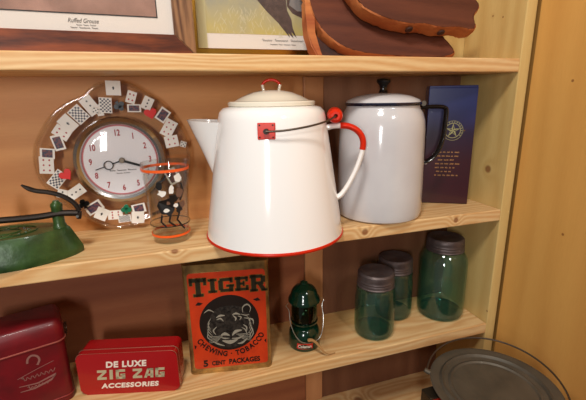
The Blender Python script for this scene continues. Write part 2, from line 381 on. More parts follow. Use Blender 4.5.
# ------------------------------------------------------------------ coffee pot behind
px_, py_ = -.2570, .0715
pt = thing('enamel_coffee_pot', 'tall white enamel coffee pot with navy lid rim and black handle, beside the dark carton', 'coffee pot', (px_, py_, Z2), math.radians(-18))
obj('body', lathe([(0, .0), (.078, .0), (.0835, .004), (.0862, .014), (.0864, .06), (.0852, .12), (.0838, .178), (.0822, .194), (.0775, .208), (.0730, .2150), (.0712, .2185), (.0705, .2225), (0, .2225)], 96), M['enamel_cool'], pt, smooth=True)
ld = obj('lid', lathe([(0, .2225), (.070, .2225), (.0730, .2275), (.0700, .2325), (.054, .2395), (.035, .2440), (.010, .2455), (0, .2455)], 96), M['enamel_cool'], pt, smooth=True)
tag(obj('lid_edge', lathe([(.0702, .2222), (.0735, .2222), (.0752, .2245), (.0745, .2275), (.0725, .2280), (.0702, .2222)], 96), M['navy'], ld, smooth=True), 'navy blue lid edge')
tag(obj('lid_knob', lathe([(0, .2445), (.0095, .2445), (.0085, .247), (.0065, .253), (.0080, .260), (.0125, .2645), (.0138, .268), (.0125, .2715), (.006, .2732), (0, .2735)], 32), M['black'], ld, smooth=True), 'black flared lid knob')
hp = catmull([(.076, 0, .2165), (.092, 0, .2175), (.112, 0, .2175), (.1225, 0, .2155), (.1265, 0, .209), (.1260, 0, .185), (.1245, 0, .160), (.119, 0, .137), (.110, 0, .120), (.098, 0, .110), (.084, 0, .106)], 8)
tag(obj('handle', tube(hp, .0042, 12, flat=2.1, up=(0, 1, 0)), M['black'], pt, smooth=True), 'black strap handle')
obj('lid_hinge', tube([(.0790, -.007, .2245), (.0790, .007, .2245)], .0052, 14), M['steel'], pt, smooth=True)
obj('handle_tab', B(.082, .095, -.007, .007, .1035, .1105, bev=.002), M['enamel_cool'], pt)

# ------------------------------------------------------------------ dark carton
ct = thing('gift_carton', 'tall navy and maroon carton with gold star emblem, standing right of the coffee pot', 'carton', (-.1250, .1065, Z2), math.radians(-29))
cw, chh, cdp = .0985, .2585, .054
mm = bpy.data.materials.new('navy_to_maroon_carton'); mm.use_nodes = True; nt = mm.node_tree; b = nt.nodes['Principled BSDF']
b.inputs['Roughness'].default_value = .3; b.inputs['Coat Weight'].default_value = .3
tc = nt.nodes.new('ShaderNodeTexCoord'); sp = nt.nodes.new('ShaderNodeSeparateXYZ'); nt.links.new(tc.outputs['Object'], sp.inputs[0])
cr = nt.nodes.new('ShaderNodeValToRGB'); mr = nt.nodes.new('ShaderNodeMapRange'); mr.inputs[2].default_value = chh
nt.links.new(sp.outputs['Z'], mr.inputs[0]); nt.links.new(mr.outputs[0], cr.inputs['Fac'])
for e, (p, c) in zip((cr.color_ramp.elements[0], cr.color_ramp.elements[1]), ((.38, (54, 14, 24)), (.85, (42, 50, 112)))): e.position = p; e.color = lin(c)
e = cr.color_ramp.elements.new(.62); e.color = lin((38, 18, 46))
nt.links.new(cr.outputs['Color'], b.inputs['Base Color'])
obj('box_body', B(0, cw, 0, cdp, .0008, chh-.004, bev=.0012), mm, ct)
obj('top_flap', B(0.0006, cw-.0006, .0004, cdp, chh-.0045, chh, bev=.001), mm, ct)
bm = bmesh.new()
def ring_flat(bm, cx, cz, r0, r1, y0=-.0005, y1=0, n=48, xs=1):
    a = ellipse(cx, cz, r1*xs, r1, n); b_ = ellipse(cx, cz, r0*xs, r0, n)
    for i in range(n):
        j = (i+1) % n; prism([a[i], a[j], b_[j], b_[i]], y0, y1, bm)
ex, ez = .0545, .1645
ring_flat(bm, ex, ez, .0150, .0162); ring_flat(bm, ex, ez, .0205, .0212)
for i in range(22):
    a = 2*PI*i/22
    if math.sin(a) > -.75:
        u = Vector((math.cos(a), math.sin(a))); stroke(bm, [(ex+u.x*.0172, ez+u.y*.0172), (ex+u.x*.0196, ez+u.y*.0196)], .0016)
star = []
for i in range(10):
    a = PI/2+i*PI/5; r = .0145 if i % 2 == 0 else .0050; star.append((ex+r*math.cos(a), ez+r*math.sin(a)))
for i in range(0, 10, 2):
    prism([(ex, ez), star[i], star[(i+1) % 10]], -.0006, 0, bm)
for i in range(0, 10, 2):
    stroke(bm, [(ex, ez), star[i]], .0007); stroke(bm, [star[i], star[(i-1) % 10]], .0008); stroke(bm, [star[(i-1) % 10], (ex, ez)], .0006)
obj('star_emblem', bm, mat('pale_gold_foil', (176, 168, 116), .35, .6), ct)
prism([(0, .0), (.002, .0012), (.0042, .0), (.002, -.0012)], -.0006, 0, bm := bmesh.new()); 
bmesh.ops.translate(bm, vec=(ex+.0215, 0, ez), verts=bm.verts)
obj('emblem_mark', bm, M['gold'], ct)
bm = bmesh.new(); rnd = random.Random(3)
for li, (a, b_) in enumerate(((.030, .072), (.027, .073), (.029, .060), (.024, .066), (.024, .067), (.027, .060), (.024, .070))):
    x = a; z = .116-li*.0086
    while x < b_:
        l = rnd.uniform(.005, .011); n = int(l/.0014)
        for k in range(n):
            xx = x+k*.0014; stroke(bm, [(xx, z), (xx+.0002, z+.0030*rnd.uniform(.75, 1))], .0006)
            if k % 2: stroke(bm, [(xx-.0012, z+rnd.choice((.0002, .0014, .0028))), (xx, z+rnd.choice((.0002, .0014, .0028)))], .0006)
        x += l+.002
obj('gold_lettering', bm, mat('gold_print', (190, 140, 84), .4, .3), ct)

# ------------------------------------------------------------------ playing-card clock
cc = Vector((-.753, D-.0145, -.1473))
ck = thing('card_clock', 'round wall clock with clear wavy acrylic surround full of playing cards', 'clock', (cc.x, cc.y, Z2+.0006))
H = cc.z-Z2-.0006
def L2(cx, cy):
    x = (cx-224)*.000725; z = -(cy-212)*.00078
    return (x+.12*z, z-.0636*x+H)
out = [(35, 215), (38, 180), (52, 148), (78, 110), (112, 84), (142, 70), (162, 50), (195, 37), (235, 36), (268, 50), (310, 72), (345, 105), (370, 140), (388, 178), (392, 215), (386, 262), (365, 305), (335, 335), (300, 352), (262, 372), (225, 378), (186, 370), (150, 350), (108, 325), (70, 290), (44, 255)]
ol = catmull([(*L2(*p), 0) for p in out], 6, True)
ol = [(v.x, v.y) for v in ol]; minz = min(z for x, z in ol)
ol = [(x, z if z > 0.0044 else .0044) for x, z in ol]
bm = bmesh.new(); n = len(ol); rows = []
# bulged cross-section between dial and outer edge, front then back
prof = [(.52, -.004), (.60, -.0062), (.72, -.0085), (.84, -.0085), (.93, -.0110), (.97, -.0120), (1.0, -.0095), (1.005, -.004), (.98, .0), (.90, .002), (.52, .002)]
for k, y in prof:
    rows.append([bm.verts.new((x*k, y, H+(z-H)*k)) for x, z in ol])
for a, b_ in zip(rows, rows[1:]+[rows[0]]):
    for i in range(n): bm.faces.new((a[i], a[(i+1) % n], b_[(i+1) % n], b_[i]))
obj('acrylic_surround', bm, M['acrylic'], ck, smooth=True)
rim = obj('surround_rim', tube([(x*.985, -.0085, H+(z-H)*.985+.0003) for x, z in ol], .0040, 10, True), M['acrylic'], ck, smooth=True)
# case
def ylathe(prof, seg=64, c=(0, 0)):
    """profile of (radius, y) turned about the y axis"""
    b2 = lathe([(r, -y) for r, y in prof], seg); bmesh.ops.transform(b2, matrix=T_(c[0], 0, c[1]) @ Matrix.Rotation(PI/2, 4, 'X'), verts=b2.verts); return b2
obj('bezel', ylathe([(.064, -.010), (.066, -.0165), (.0705, -.0185), (.0765, -.015), (.0785, -.008), (.0785, .0), (.060, .0), (.064, -.010)], 96, (0, H)), M['chrome'], ck, smooth=True)
face = obj('dial', ylathe([(0, -.0080), (.0655, -.0080), (.0655, -.0005), (0, -.0005)], 96, (0, H)), M['dial'], ck)
bm = bmesh.new(); ring_flat(bm, 0, H, .0618, .0652, -.0088, -.008, 72); obj('dial_ring', bm, M['pink_ring'], face)
for i in range(1, 13):
    a = PI/2-i*PI/6; bm = text_bm(str(i), .0152, offset=.0003)
    xs = [v.co.x for v in bm.verts]; cxx = (min(xs)+max(xs))/2
    for v in bm.verts: v.co.x = (v.co.x-cxx)*.72
    bmesh.ops.translate(bm, vec=(.0505*math.cos(a), -.0084, H+.0505*math.sin(a)-.0055), verts=bm.verts)
    obj('numeral', bm, M['numeral'], face)
bm = bmesh.new(); scribble(bm, -.021, .026, H-.0195, .0028, .0007, 1, -.0087); scribble(bm, -.010, .016, H-.0245, .0018, .0005, 2, -.0087)
obj('maker_lettering', bm, M['grey_ink'], face)
def hand(ang, l, wd, tail=0, ring=None):
    bm = bmesh.new(); u = Vector((math.cos(ang), math.sin(ang)))
    if ring:
        c0, rr = ring; stroke(bm, [(0, 0), tuple(u*(c0-rr))], wd, -.0006, .0006); stroke(bm, [tuple(u*(c0+rr)), tuple(u*l)], wd*.7, -.0006, .0006)
        ring_flat(bm, u.x*c0, u.y*c0, rr-.0012, rr+.0004, -.0006, .0006, 28)
    else: stroke(bm, [tuple(-u*tail), (0, 0), tuple(u*l)], wd, -.0006, .0006)
    return bm
obj('minute_hand', hand(math.radians(198), .048, .0022, ring=(.0245, .0080)), M['club_black'], ck, (.002, -.0112, H))
obj('hour_hand', hand(math.radians(-20), .034, .0042, .004), M['club_black'], ck, (.002, -.0128, H))
obj('hand_hub', ylathe([(0, -.0150), (.004, -.0150), (.0052, -.0125), (.0052, -.0095), (0, -.0095)], 20, (.002, H)), mat('dull_brass', (130, 116, 100), .35, .8), ck, smooth=True)
obj('lens', ylathe([(0, -.0225), (.025, -.0218), (.050, -.0195), (.0655, -.0165), (.0645, -.0160), (.050, -.0188), (.025, -.0211), (0, -.0218)], 64, (0, H)), M['pane'], ck, smooth=True)
# embedded cards: crop x, y, tilt(deg), w, h (metres), kind
cards = [(208, 50, -2, 28, 28, 'a'), (248, 68, -20, 18, 24, 'r4'), (255, 92, -92, 16, 26, 'f'), (285, 80, -28, 20, 26, 'b3'), (158, 90, 33, 24, 36, 'b3'), (191, 88, -4, 24, 30, 'x'),
         (178, 99, 8, 12, 22, 'b2'), (133, 110, 40, 26, 32, 'x'), (110, 130, 42, 24, 32, 'a'), (96, 150, 52, 22, 30, 'r4'), (88, 172, 12, 20, 30, 'f'), (65, 196, -8, 26, 20, 'f'), (62, 222, -6, 26, 34, 'r6'),
         (84, 254, -42, 24, 36, 'x'), (93, 287, -20, 18, 18, 'b2'), (123, 284, -58, 22, 34, 'b3'), (163, 322, -62, 22, 34, 'f'), (180, 338, -30, 24, 26, 'a'), (212, 342, -2, 30, 20, 'r6'),
         (234, 352, 2, 26, 16, 'x'), (266, 350, -5, 26, 26, 'a'), (268, 328, 8, 28, 20, 'f'), (322, 105, -38, 22, 28, 'f'), (337, 135, -32, 24, 36, 'r6'), (345, 166, 8, 28, 24, 'r4'), (350, 250, 25, 26, 34, 'f')]
for i, (x, y, a, wd, ht, kd) in enumerate(cards):
    lx, lz = L2(x, y); w2, h2 = wd*.00086/2, ht*.00088/2; yy = -.0135-.0006*(i % 3)
    o = obj('playing_card', B(-w2, w2, -.0003, .0003, -h2, h2), M['white_plastic'], ck, (lx, yy, lz), (0, math.radians(a)*-1 if False else -math.radians(a)*-1, 0))
    o.rotation_euler = (0, -math.radians(a), 0)
    bm = bmesh.new()
    if kd == 'a': prism([(0, .0030), (.0022, -.0002), (.0008, -.0008), (.0012, -.0026), (-.0012, -.0026), (-.0008, -.0008), (-.0022, -.0002)], -.0008, 0, bm); mt = M['ink']
    elif kd == 'x':
        mt = M['back_pattern']; nx, nz = 6, 8
        for p in range(nx):
            for q in range(nz):
                if (p+q) % 2: X = (p+.5)/nx*2-1; Z = (q+.5)/nz*2-1; prism([(X*w2*.85+dx*w2/nx, Z*h2*.88+dz*h2/nz) for dx, dz in ((-.8, -.8), (.8, -.8), (.8, .8), (-.8, .8))], -.0008, 0, bm)
    elif kd == 'f':
        mt = mat('court_card_inks', (120, 70, 70), .5, vary=.15, vscale=260, col2=(52, 52, 74))
        prism(rrect(-w2*.7, w2*.7, -h2*.75, h2*.75, .0008), -.0008, 0, bm)
    else:
        mt = M['numeral'] if kd[0] == 'r' else M['ink']; k = int(kd[1])
        pos = {2: [(0, .4), (0, -.4)], 3: [(0, .55), (0, 0), (0, -.55)], 4: [(-.4, .45), (.4, .45), (-.4, -.45), (.4, -.45)], 6: [(-.4, .6), (.4, .6), (-.4, 0), (.4, 0), (-.4, -.6), (.4, -.6)]}[k]
        for X, Z in pos: prism(ellipse(X*w2, Z*h2, .0014, .0016, 8), -.0008, 0, bm)
    obj('card_print', bm, mt, o)
def heart(s):
    return [(s*.062*16*math.sin(t)**3/16*16/16*1.0, s*.062*(13*math.cos(t)-5*math.cos(2*t)-2*math.cos(3*t)-math.cos(4*t))/16) for t in [2*PI*i/36 for i in range(36)]]
for x, y, a in ((293, 102, -10), (103, 243, -35)):
    lx, lz = L2(x, y); o = obj('heart_charm', prism([(p*.13, q_*.13) for p, q_ in heart(1.35)], -.002, .001), M['heart'], ck, (lx, -.016, lz), (0, math.radians(a), 0))
def club(s):
    bm = bmesh.new()
    for cx, cz in ((0, .9), (-.95, -.2), (.95, -.2)): prism(ellipse(cx*s, cz*s, .85*s, .85*s, 20), -.002, .001, bm)
    prism([(-.3*s, .6*s), (.3*s, .6*s), (.25*s, -.6*s), (.6*s, -1.6*s), (-.6*s, -1.6*s), (-.25*s, -.6*s)], -.002, .001, bm); return bm
for x, y, a, mt, lb in ((140, 312, -20, M['club_black'], 'black club'), (222, 88, 150, M['club_black'], 'black spade shape'), (238, 328, 5, M['club_green'], 'green club')):
    lx, lz = L2(x, y); tag(obj('suit_charm', club(.0052), mt, ck, (lx, -.016, lz), (0, math.radians(a), 0)), lb)
for x, y in ((374, 172), (170, 100)):
    lx, lz = L2(x, y); o = obj('dice', B(-.0055, .0055, -.003, .006, -.0055, .0055, bev=.001), M['white_plastic'], ck, (lx, -.013, lz), (0, .3, 0))
    bm = bmesh.new()
    for X, Z in ((-.003, .003), (.003, -.003), (0, 0), (.003, .003), (-.003, -.003)): prism(ellipse(X, Z, .0011, .0011, 8), -.0035, -.0028, bm)
    obj('dice_pips', bm, M['ink'], o)

# ------------------------------------------------------------------ tumbler
tb = thing('glass_tumbler', 'clear drinking glass with two orange bands and black and white print', 'glass', (-.6763, .0598, Z2+.0004))
obj('glass_wall', lathe([(0, 0), (.0295, 0), (.0308, .003), (.0330, .040), (.0365, .095), (.0392, .1365), (.0388, .1385), (.0380, .1365), (.0352, .095), (.0317, .040), (.0296, .012), (.026, .0085), (0, .0080)], 64), M['thin_glass'], tb, smooth=True)
def rad(z): return .0310+.0082*(z/.138)
def band(z0, z1): return lathe([(rad(z0)+.0004, z0), (rad(z0)+.0009, z0), (rad(z1)+.0009, z1), (rad(z1)+.0004, z1), (rad(z0)+.0004, z0)], 64)
obj('orange_band', band(.1255, .1300), M['orange'], tb, smooth=True); obj('orange_band', band(.0125, .0165), M['orange'], tb, smooth=True)
obj('ground_line', band(.0315, .0330), M['ink'], tb, smooth=True)
def wrapped(bm, mt, name):
    """wrap a flat x,z drawing round the tumbler"""
    for v in bm.verts: v.co.x = v.co.x*1.3+.004; v.co.z = .033+(v.co.z-.033)*1.25
    bmesh.ops.subdivide_edges(bm, edges=[e for e in bm.edges if e.calc_length() > .006], cuts=3)
    for v in bm.verts:
        z = v.co.z; r = rad(z)+.0006-v.co.y; a = -PI/2+v.co.x/rad(z); v.co = Vector((r*math.cos(a), r*math.sin(a), z))
    return obj(name, bm, mt, tb)
rb = random.Random(5)
def blot(bm, cx, cz, rx, rz, y0, y1, n=11):
    prism([(cx+rx*rb.uniform(.6, 1.15)*math.cos(2*PI*i/n), cz+rz*rb.uniform(.6, 1.15)*math.sin(2*PI*i/n)) for i in range(n)], y0, y1, bm)
bm = bmesh.new(); blot(bm, -.006, .060, .011, .013, -.0003, 0); blot(bm, .004, .072, .007, .006, -.0003, 0); blot(bm, -.012, .090, .005, .006, -.0003, 0); blot(bm, .010, .058, .006, .007, -.0003, 0)
for p in ([(-.012, .050), (-.014, .040), (-.008, .033)], [(-.002, .048), (-.004, .040), (.003, .033)], [(.010, .052), (.006, .042), (.012, .031), (.016, .026)], [(-.014, .094), (-.006, .098), (-.003, .104)], [(.012, .068), (.018, .080), (.015, .092)]): stroke(bm, p, .0024, -.0004, 0)
wrapped(bm, M['ink'], 'black_print')
bm = bmesh.new(); blot(bm, -.009, .080, .006, .005, -.0006, -.0003); blot(bm, .002, .084, .004, .006, -.0006, -.0003); blot(bm, .012, .098, .006, .007, -.0006, -.0003, 5); blot(bm, -.006, .056, .004, .003, -.0008, -.0005); blot(bm, .006, .062, .003, .003, -.0008, -.0005)
wrapped(bm, M['white_plastic'], 'white_print')
bm = bmesh.new(); blot(bm, .012, .078, .006, .008, -.0006, -.0003); blot(bm, -.003, .066, .003, .003, -.0009, -.0006); blot(bm, .015, .062, .004, .006, -.0006, -.0003)
wrapped(bm, mat('brown_print', (112, 78, 58), .5), 'brown_print')

# ------------------------------------------------------------------ green sad iron
ir = thing('sad_iron', 'green painted antique flat iron with black handle and curved lever, beside the clock', 'iron', (-.900, .047, Z2), math.radians(4))
def iron_outline(s, xo=0):
    half = [(.084, 0), (.076, .014), (.060, .028), (.036, .041), (.005, .0500), (-.035, .0525), (-.070, .050), (-.084, .044)]
    P = catmull([(x, y, 0) for x, y in half], 5)
    P = [(p.x*s+xo, p.y*s) for p in P]; return P+[(x, -y) for x, y in P[::-1]][1 if P[0][1] == 0 else 0:-1] if False else [(x, -y) for x, y in P]+[(x, y) for x, y in P[::-1]][:-1]
bm = bmesh.new(); rows = []
for z, s in ((0, .985), (.003, 1.0), (.009, 1.0), (.013, .985), (.034, .875), (.0440, .82), (.0465, .79)):
    rows.append([bm.verts.new((x, y, z)) for x, y in iron_outline(s)])
n = len(rows[0])
for a, b_ in zip(rows, rows[1:]):
    for i in range(n): bm.faces.new((a[i], a[(i+1) % n], b_[(i+1) % n], b_[i]))
bm.faces.new(rows[0][::-1]); bm.faces.new(rows[-1])
bd = obj('iron_body', bm, M['green_iron'], ir, smooth=True)
bm = bmesh.new()
for rx, ry in ((.022, .014), (.044, .028)):
    tube([(-.020+rx*math.cos(a), ry*math.sin(a), .0468) for a in [2*PI*i/32 for i in range(32)]], .0012, 6, True, bm)
for i in range(16):
    a = 2*PI*i/16; box(bm, -.020+.033*math.cos(a)-.0016, -.020+.033*math.cos(a)+.0016, .021*math.sin(a)-.002, .021*math.sin(a)+.002, .0462, .0476)
obj('raised_casting', bm, M['green_iron'], bd, smooth=True)
for x in (.055, -.052):
    obj('handle_post', lathe([(0, .044), (.0115, .044), (.0098, .048), (.0085, .053), (.0083, .078), (.0090, .080), (.0083, .084), (.005, .0865), (.0042, .089), (0, .0895)], 24), M['green_iron'], ir, (x, 0, 0), smooth=True)
obj('handle_bar', tube(catmull([(.084, -.004, .066), (.060, -.004, .0685), (.03, -.003, .0665), (-.01, 0, .066), (-.065, 0, .068)], 6), .0060, 12, up=(0, 0, 1), flat=.85), M['iron_black'], ir, smooth=True)
obj('lever', tube(catmull([(.084, -.004, .057), (.086, -.004, .070), (.080, -.004, .084), (.066, -.003, .096), (.048, -.002, .1035), (.032, 0, .107), (.022, 0, .112), (.014, 0, .118)], 6), [.0046]*36+[.0044, .0040, .0036, .003, .0026, .0022, .002], 10, up=(0, 0, 1), flat=.8), M['iron_black'], ir, smooth=True)
obj('lever_pin', tube([(.083, -.011, .062), (.083, .004, .062)], .0022, 10), M['steel'], ir, smooth=True)

# ------------------------------------------------------------------ tins
def lettering(parent, name, s, size, x, z, width, mt, y=0, offset=0, shear=0, tilt=0, spacing=1, depth=.0003):
    bm = text_bm(s, size, width, offset, shear, depth, spacing=spacing)
    bmesh.ops.transform(bm, matrix=T_(x, y-depth, z) @ Matrix.Rotation(-tilt, 4, 'Y'), verts=bm.verts)
    return obj(name, bm, mt, parent)
# tall orange tobacco tin
tg = thing('tobacco_tin', 'tall orange chewing tobacco tin with a tiger face in a dark circle', 'tin', (-.6672, .044, Z3), math.radians(-9.9))
tw, th, td = .157, .229, .075
def zrr(x0, x1, y0, y1, r): return [(x, y) for x, y in rrect(x0, x1, y0, y1, r)]
bm = zprism(zrr(0, tw, 0, td, .009), .001, th-.003); 
tb_ = obj('tin_body', bm, M['tin_edge'], tg, smooth=True)
obj('tin_base', zprism(zrr(-.0008, tw+.0008, -.0008, td+.0008, .0095), 0, .005), M['tin_edge'], tg, smooth=True)
obj('tin_lid', zprism(zrr(-.0006, tw+.0006, -.0006, td+.0006, .0095), th-.006, th), M['tin_edge'], tg, smooth=True)
fp = obj('front_label', prism(rrect(.009, tw-.007, .012, th-.016, .007), -.0006, .0003), M['tin_orange'], tg)
cx0, cz0, R0 = .080, .1060, .0555
bm = bmesh.new(); prism(ellipse(cx0, cz0+.001, R0, R0*1.05, 64), -.0012, -.0004, bm); obj('dark_roundel', bm, mat('roundel_black', (30, 22, 18), .35), fp)
# tiger head, drawn with tapered strokes
def U(x, y): return (cx0+(x-228)/180*R0, cz0-(y-215)/180*R0)
grey = mat('tiger_grey', (96, 88, 78), .4); pale = mat('tiger_pale', (150, 142, 126), .4)
bm = bmesh.new()
def pg(pts, y0=-.0018): prism([U(*p) for p in pts], y0, -.0010, bm)
pg([(120, 150), (150, 110), (200, 95), (262, 95), (310, 112), (345, 150), (365, 200), (372, 260), (350, 320), (300, 370), (230, 388), (165, 375), (110, 335), (85, 280), (90, 210)], -.0014)
hd_ = obj('tiger_head', bm, mat('tiger_shade', (52, 46, 40), .4, vary=.25, vscale=190, col2=(26, 22, 19)), fp)
bm = bmesh.new()
def sk(wd, *pts, y0=-.0022): 
    P = catmull([(*U(*p), 0) for p in pts], 4); stroke(bm, [(p.x, p.y) for p in P], wd*.62/180*R0, y0, -.0010, True)
sk(22, (150, 168), (175, 156), (203, 158)); sk(16, (152, 182), (176, 176), (192, 196)); sk(20, (296, 160), (270, 150), (248, 156)); sk(18, (250, 160), (268, 182), (262, 200)); sk(12, (280, 168), (300, 178), (290, 196))
sk(14, (312, 148), (312, 112), (340, 94), (360, 118), (352, 150)); sk(9, (300, 158), (330, 168), (350, 164)); sk(12, (80, 130), (110, 112), (140, 130))
for k in range(5): sk(10, (335+k*8, 175+k*22), (352+k*4, 205+k*24), (345, 240+k*24))
for k in range(5): sk(9, (118-k*6, 170+k*24), (100-k*2, 205+k*24), (112+k*4, 245+k*22))
sk(14, (318, 185), (368, 200), (372, 235)); sk(14, (308, 228), (330, 250), (328, 282)); sk(14, (150, 230), (128, 255), (142, 285))
sk(34, (240, 300), (262, 274), (300, 268)); sk(34, (224, 298), (196, 284), (172, 290)); sk(44, (178, 330), (226, 345), (272, 330)); sk(16, (236, 320), (280, 322), (310, 306)); sk(14, (170, 306), (196, 316), (226, 314))
sk(20, (270, 360), (300, 356), (335, 325)); sk(16, (110, 320), (150, 350), (190, 368)); sk(10, (300, 250), (322, 268), (330, 310)); sk(9, (340, 285), (352, 305), (342, 330))
for k in range(5): sk(4, (262+k*6, 292+k*5), (310, 296+k*9), (356, 290+k*14)); sk(4, (190-k*6, 292+k*5), (140, 298+k*9), (98, 290+k*12))
obj('tiger_stripes', bm, pale, hd_)
bm = bmesh.new()
sk(20, (204, 262), (226, 268), (248, 262), y0=-.0025); sk(8, (228, 268), (230, 290), (234, 302), y0=-.0025); sk(14, (160, 196), (172, 200), (186, 204), y0=-.0025); sk(14, (272, 178), (286, 184), (280, 194), y0=-.0025)
prism(ellipse(*U(336, 122), .0065, .0070, 16), -.0025, -.0010, bm)
for p in (((185, 120), (200, 112), (216, 122)), ((240, 116), (258, 108), (278, 118)), ((210, 140), (228, 130), (240, 142)), ((300, 200), (312, 216), (306, 236)), ((126, 200), (140, 214), (136, 232)), ((240, 304), (232, 312), (200, 308))): sk(9, *p, y0=-.0025)
obj('tiger_features', bm, M['ink'], hd_)
# block title with serifs, built as strokes on a grid (each letter 1 wide, 1 high)
def slab(letter):
    a = .26; L_ = []
    def r(x0, x1, z0, z1): L_.append([(x0, z0), (x1, z0), (x1, z1), (x0, z1)])
    if letter == 'T': r(0, 1, .80, 1); r(0, .16, .62, 1); r(.84, 1, .62, 1); r(.36, .64, 0, 1); r(.20, .80, 0, .14)
    if letter == 'I': r(.30, .70, 0, 1); r(.08, .92, 0, .15); r(.08, .92, .85, 1)
    if letter == 'G': r(0, .28, .15, .85); r(.10, .85, .80, 1); r(.10, .9, 0, .2); r(.68, .94, 0, .48); r(.5, 1, .36, .5); r(.74, .92, .66, 1)
    if letter == 'E': r(.10, .38, 0, 1); r(0, .92, .82, 1); r(0, .95, 0, .18); r(.78, .95, 0, .36); r(.76, .92, .66, 1); r(.3, .66, .43, .58); r(.56, .68, .33, .68)
    if letter == 'R': r(.08, .36, 0, 1); r(0, .75, .82, 1); r(.66, .92, .55, .92); r(.3, .8, .42, .58); r(0, .46, 0, .14); L_.append([(.46, .46), (.72, .46), (1.0, 0), (.70, 0)]); r(.7, 1.05, 0, .14)
    return L_
def title(grow, y0, mt, name):
    bm = bmesh.new(); x = .0125
    for ch, wd, hh, dz in (('T', .030, .036, .0), ('I', .0185, .027, .006), ('G', .028, .027, .006), ('E', .0255, .027, .006), ('R', .031, .033, .002)):
        for poly in slab(ch):
            cxp = sum(p[0] for p in poly)/4; czp = sum(p[1] for p in poly)/4
            pts = [(x+p[0]*wd+(grow if p[0] > cxp else -grow), .1665+dz+p[1]*hh+(grow if p[1] > czp else -grow)) for p in poly]
            prism(pts, y0, -.0003, bm)
        x += wd+.0018
    obj(name, bm, mt, fp)
title(.0011, -.0010, mat('gold_outline', (150, 104, 44), .35, .4), 'title_outline'); title(0, -.0015, M['brown_ink'], 'title_lettering')
bm = bmesh.new(); s = 'CHEWING \u00b7 TOBACCO'; A0, A1 = math.radians(207), math.radians(335)
wds = [1.0 if c not in 'IW \u00b7' else {'I': .5, 'W': 1.25, ' ': .45, '\u00b7': .5}[c] for c in s]; tot = sum(wds); acc = 0
for c, wv in zip(s, wds):
    a = A0+(A1-A0)*(acc+wv/2)/tot; acc += wv
    if c == ' ': continue
    b2 = text_bm(c, .0155, offset=.0004); rr = .0712
    merge(bm, b2, T_(cx0+rr*math.cos(a)*1.0, -.0010, cz0+rr*math.sin(a)) @ Matrix.Rotation(-(a-1.5*PI)*.8, 4, 'Y') @ Matrix.Scale(.82, 4, (1, 0, 0)))
obj('curved_lettering', bm, M['ink'], fp)
lettering(fp, 'price_numeral', '5', .019, .030, .0165, .009, M['ink'], y=-.0006, offset=.0006)
lettering(fp, 'small_lettering', 'CENT', .0125, .0545, .0175, .026, M['ink'], y=-.0006, offset=.0004)
lettering(fp, 'small_lettering', 'PACKAGES', .0145, .1045, .0175, .060, M['ink'], y=-.0006, offset=.0005)
for sx in (-1, 1):
    obj('corner_ornament', prism([(cx0+sx*(.046), .152), (cx0+sx*.055, .155), (cx0+sx*.060, .149), (cx0+sx*.052, .148)], -.0010, -.0003), M['ink'], fp)
    obj('side_ornament', prism([(cx0+sx*(.064), .062), (cx0+sx*.068, .066), (cx0+sx*.068, .056)], -.0010, -.0003), M['ink'], fp)

# flat red tin standing on its edge
zt = thing('accessories_tin', 'flat bright red tin with silver block lettering, standing on its long edge', 'tin', (-.8595, .0530, Z3), math.radians(-14.6))
zw, zh, zd = .177, .0845, .046
obj('tin_body', prism(rrect(.0012, zw-.0012, .0012, zh-.0012, .0095), .010, zd), M['tin_red'], zt, smooth=True)
zl = obj('tin_lid', prism(rrect(0, zw, 0, zh, .0105), 0, .0135, bev=.0018), M['tin_red'], zt, smooth=True)
bm = bmesh.new(); o_ = rrect(-.0002, zw+.0002, 0.0001, zh+.0002, .0105)
tube([(x, .0135, z) for x, z in o_], .0006, 6, True, bm); tube([(x*.997+.0003, .0012, z*.994+.0002) for x, z in o_], .00045, 6, True, bm)
obj('worn_edge', bm, mat('worn_tin_edge', (186, 130, 110), .35, .7), zl, smooth=True)
lettering(zl, 'small_lettering', 'DE LUXE', .0165, .087, .0565, .072, M['cream_ink'], offset=.0006, shear=.12, spacing=1.1)
lettering(zl, 'small_lettering', 'ACCESSORIES', .0130, .0885, .0135, .103, M['cream_ink'], offset=.0005, shear=.15, spacing=1.1)
# square stencil letters
def blk(c):
    P = []
    def r(x0, x1, z0, z1): P.append([(x0, z0), (x1, z0), (x1, z1), (x0, z1)])
    if c == 'Z': r(0, 1, .76, 1); r(0, 1, 0, .24); P.append([(.62, .76), (1, .76), (.38, .24), (0, .24)])
    if c == 'I': r(.2, .8, 0, 1)
    if c == 'G': r(0, .34, 0, 1); r(0, 1, .76, 1); r(0, 1, 0, .24); r(.66, 1, 0, .52); r(.48, 1, .36, .54)
    if c == 'A': P.append([(0, 0), (.30, 0), (.66, 1), (.36, 1)]); r(.36, 1, .80, 1); r(.68, 1, 0, 1); r(.22, .9, .20, .40)
    return P
bm = bmesh.new(); x = .0325
for c in 'ZIG ZAG':
    if c == ' ': x += .010; continue
    wd = .0095 if c == 'I' else .0165
    for poly in blk(c): prism([(x+(p[0])*wd+.003*p[1]*.6, .0315+p[1]*.0195) for p in poly], -.0006, 0, bm)
    x += wd+.0034
obj('large_lettering', bm, M['silver_ink'], zl)

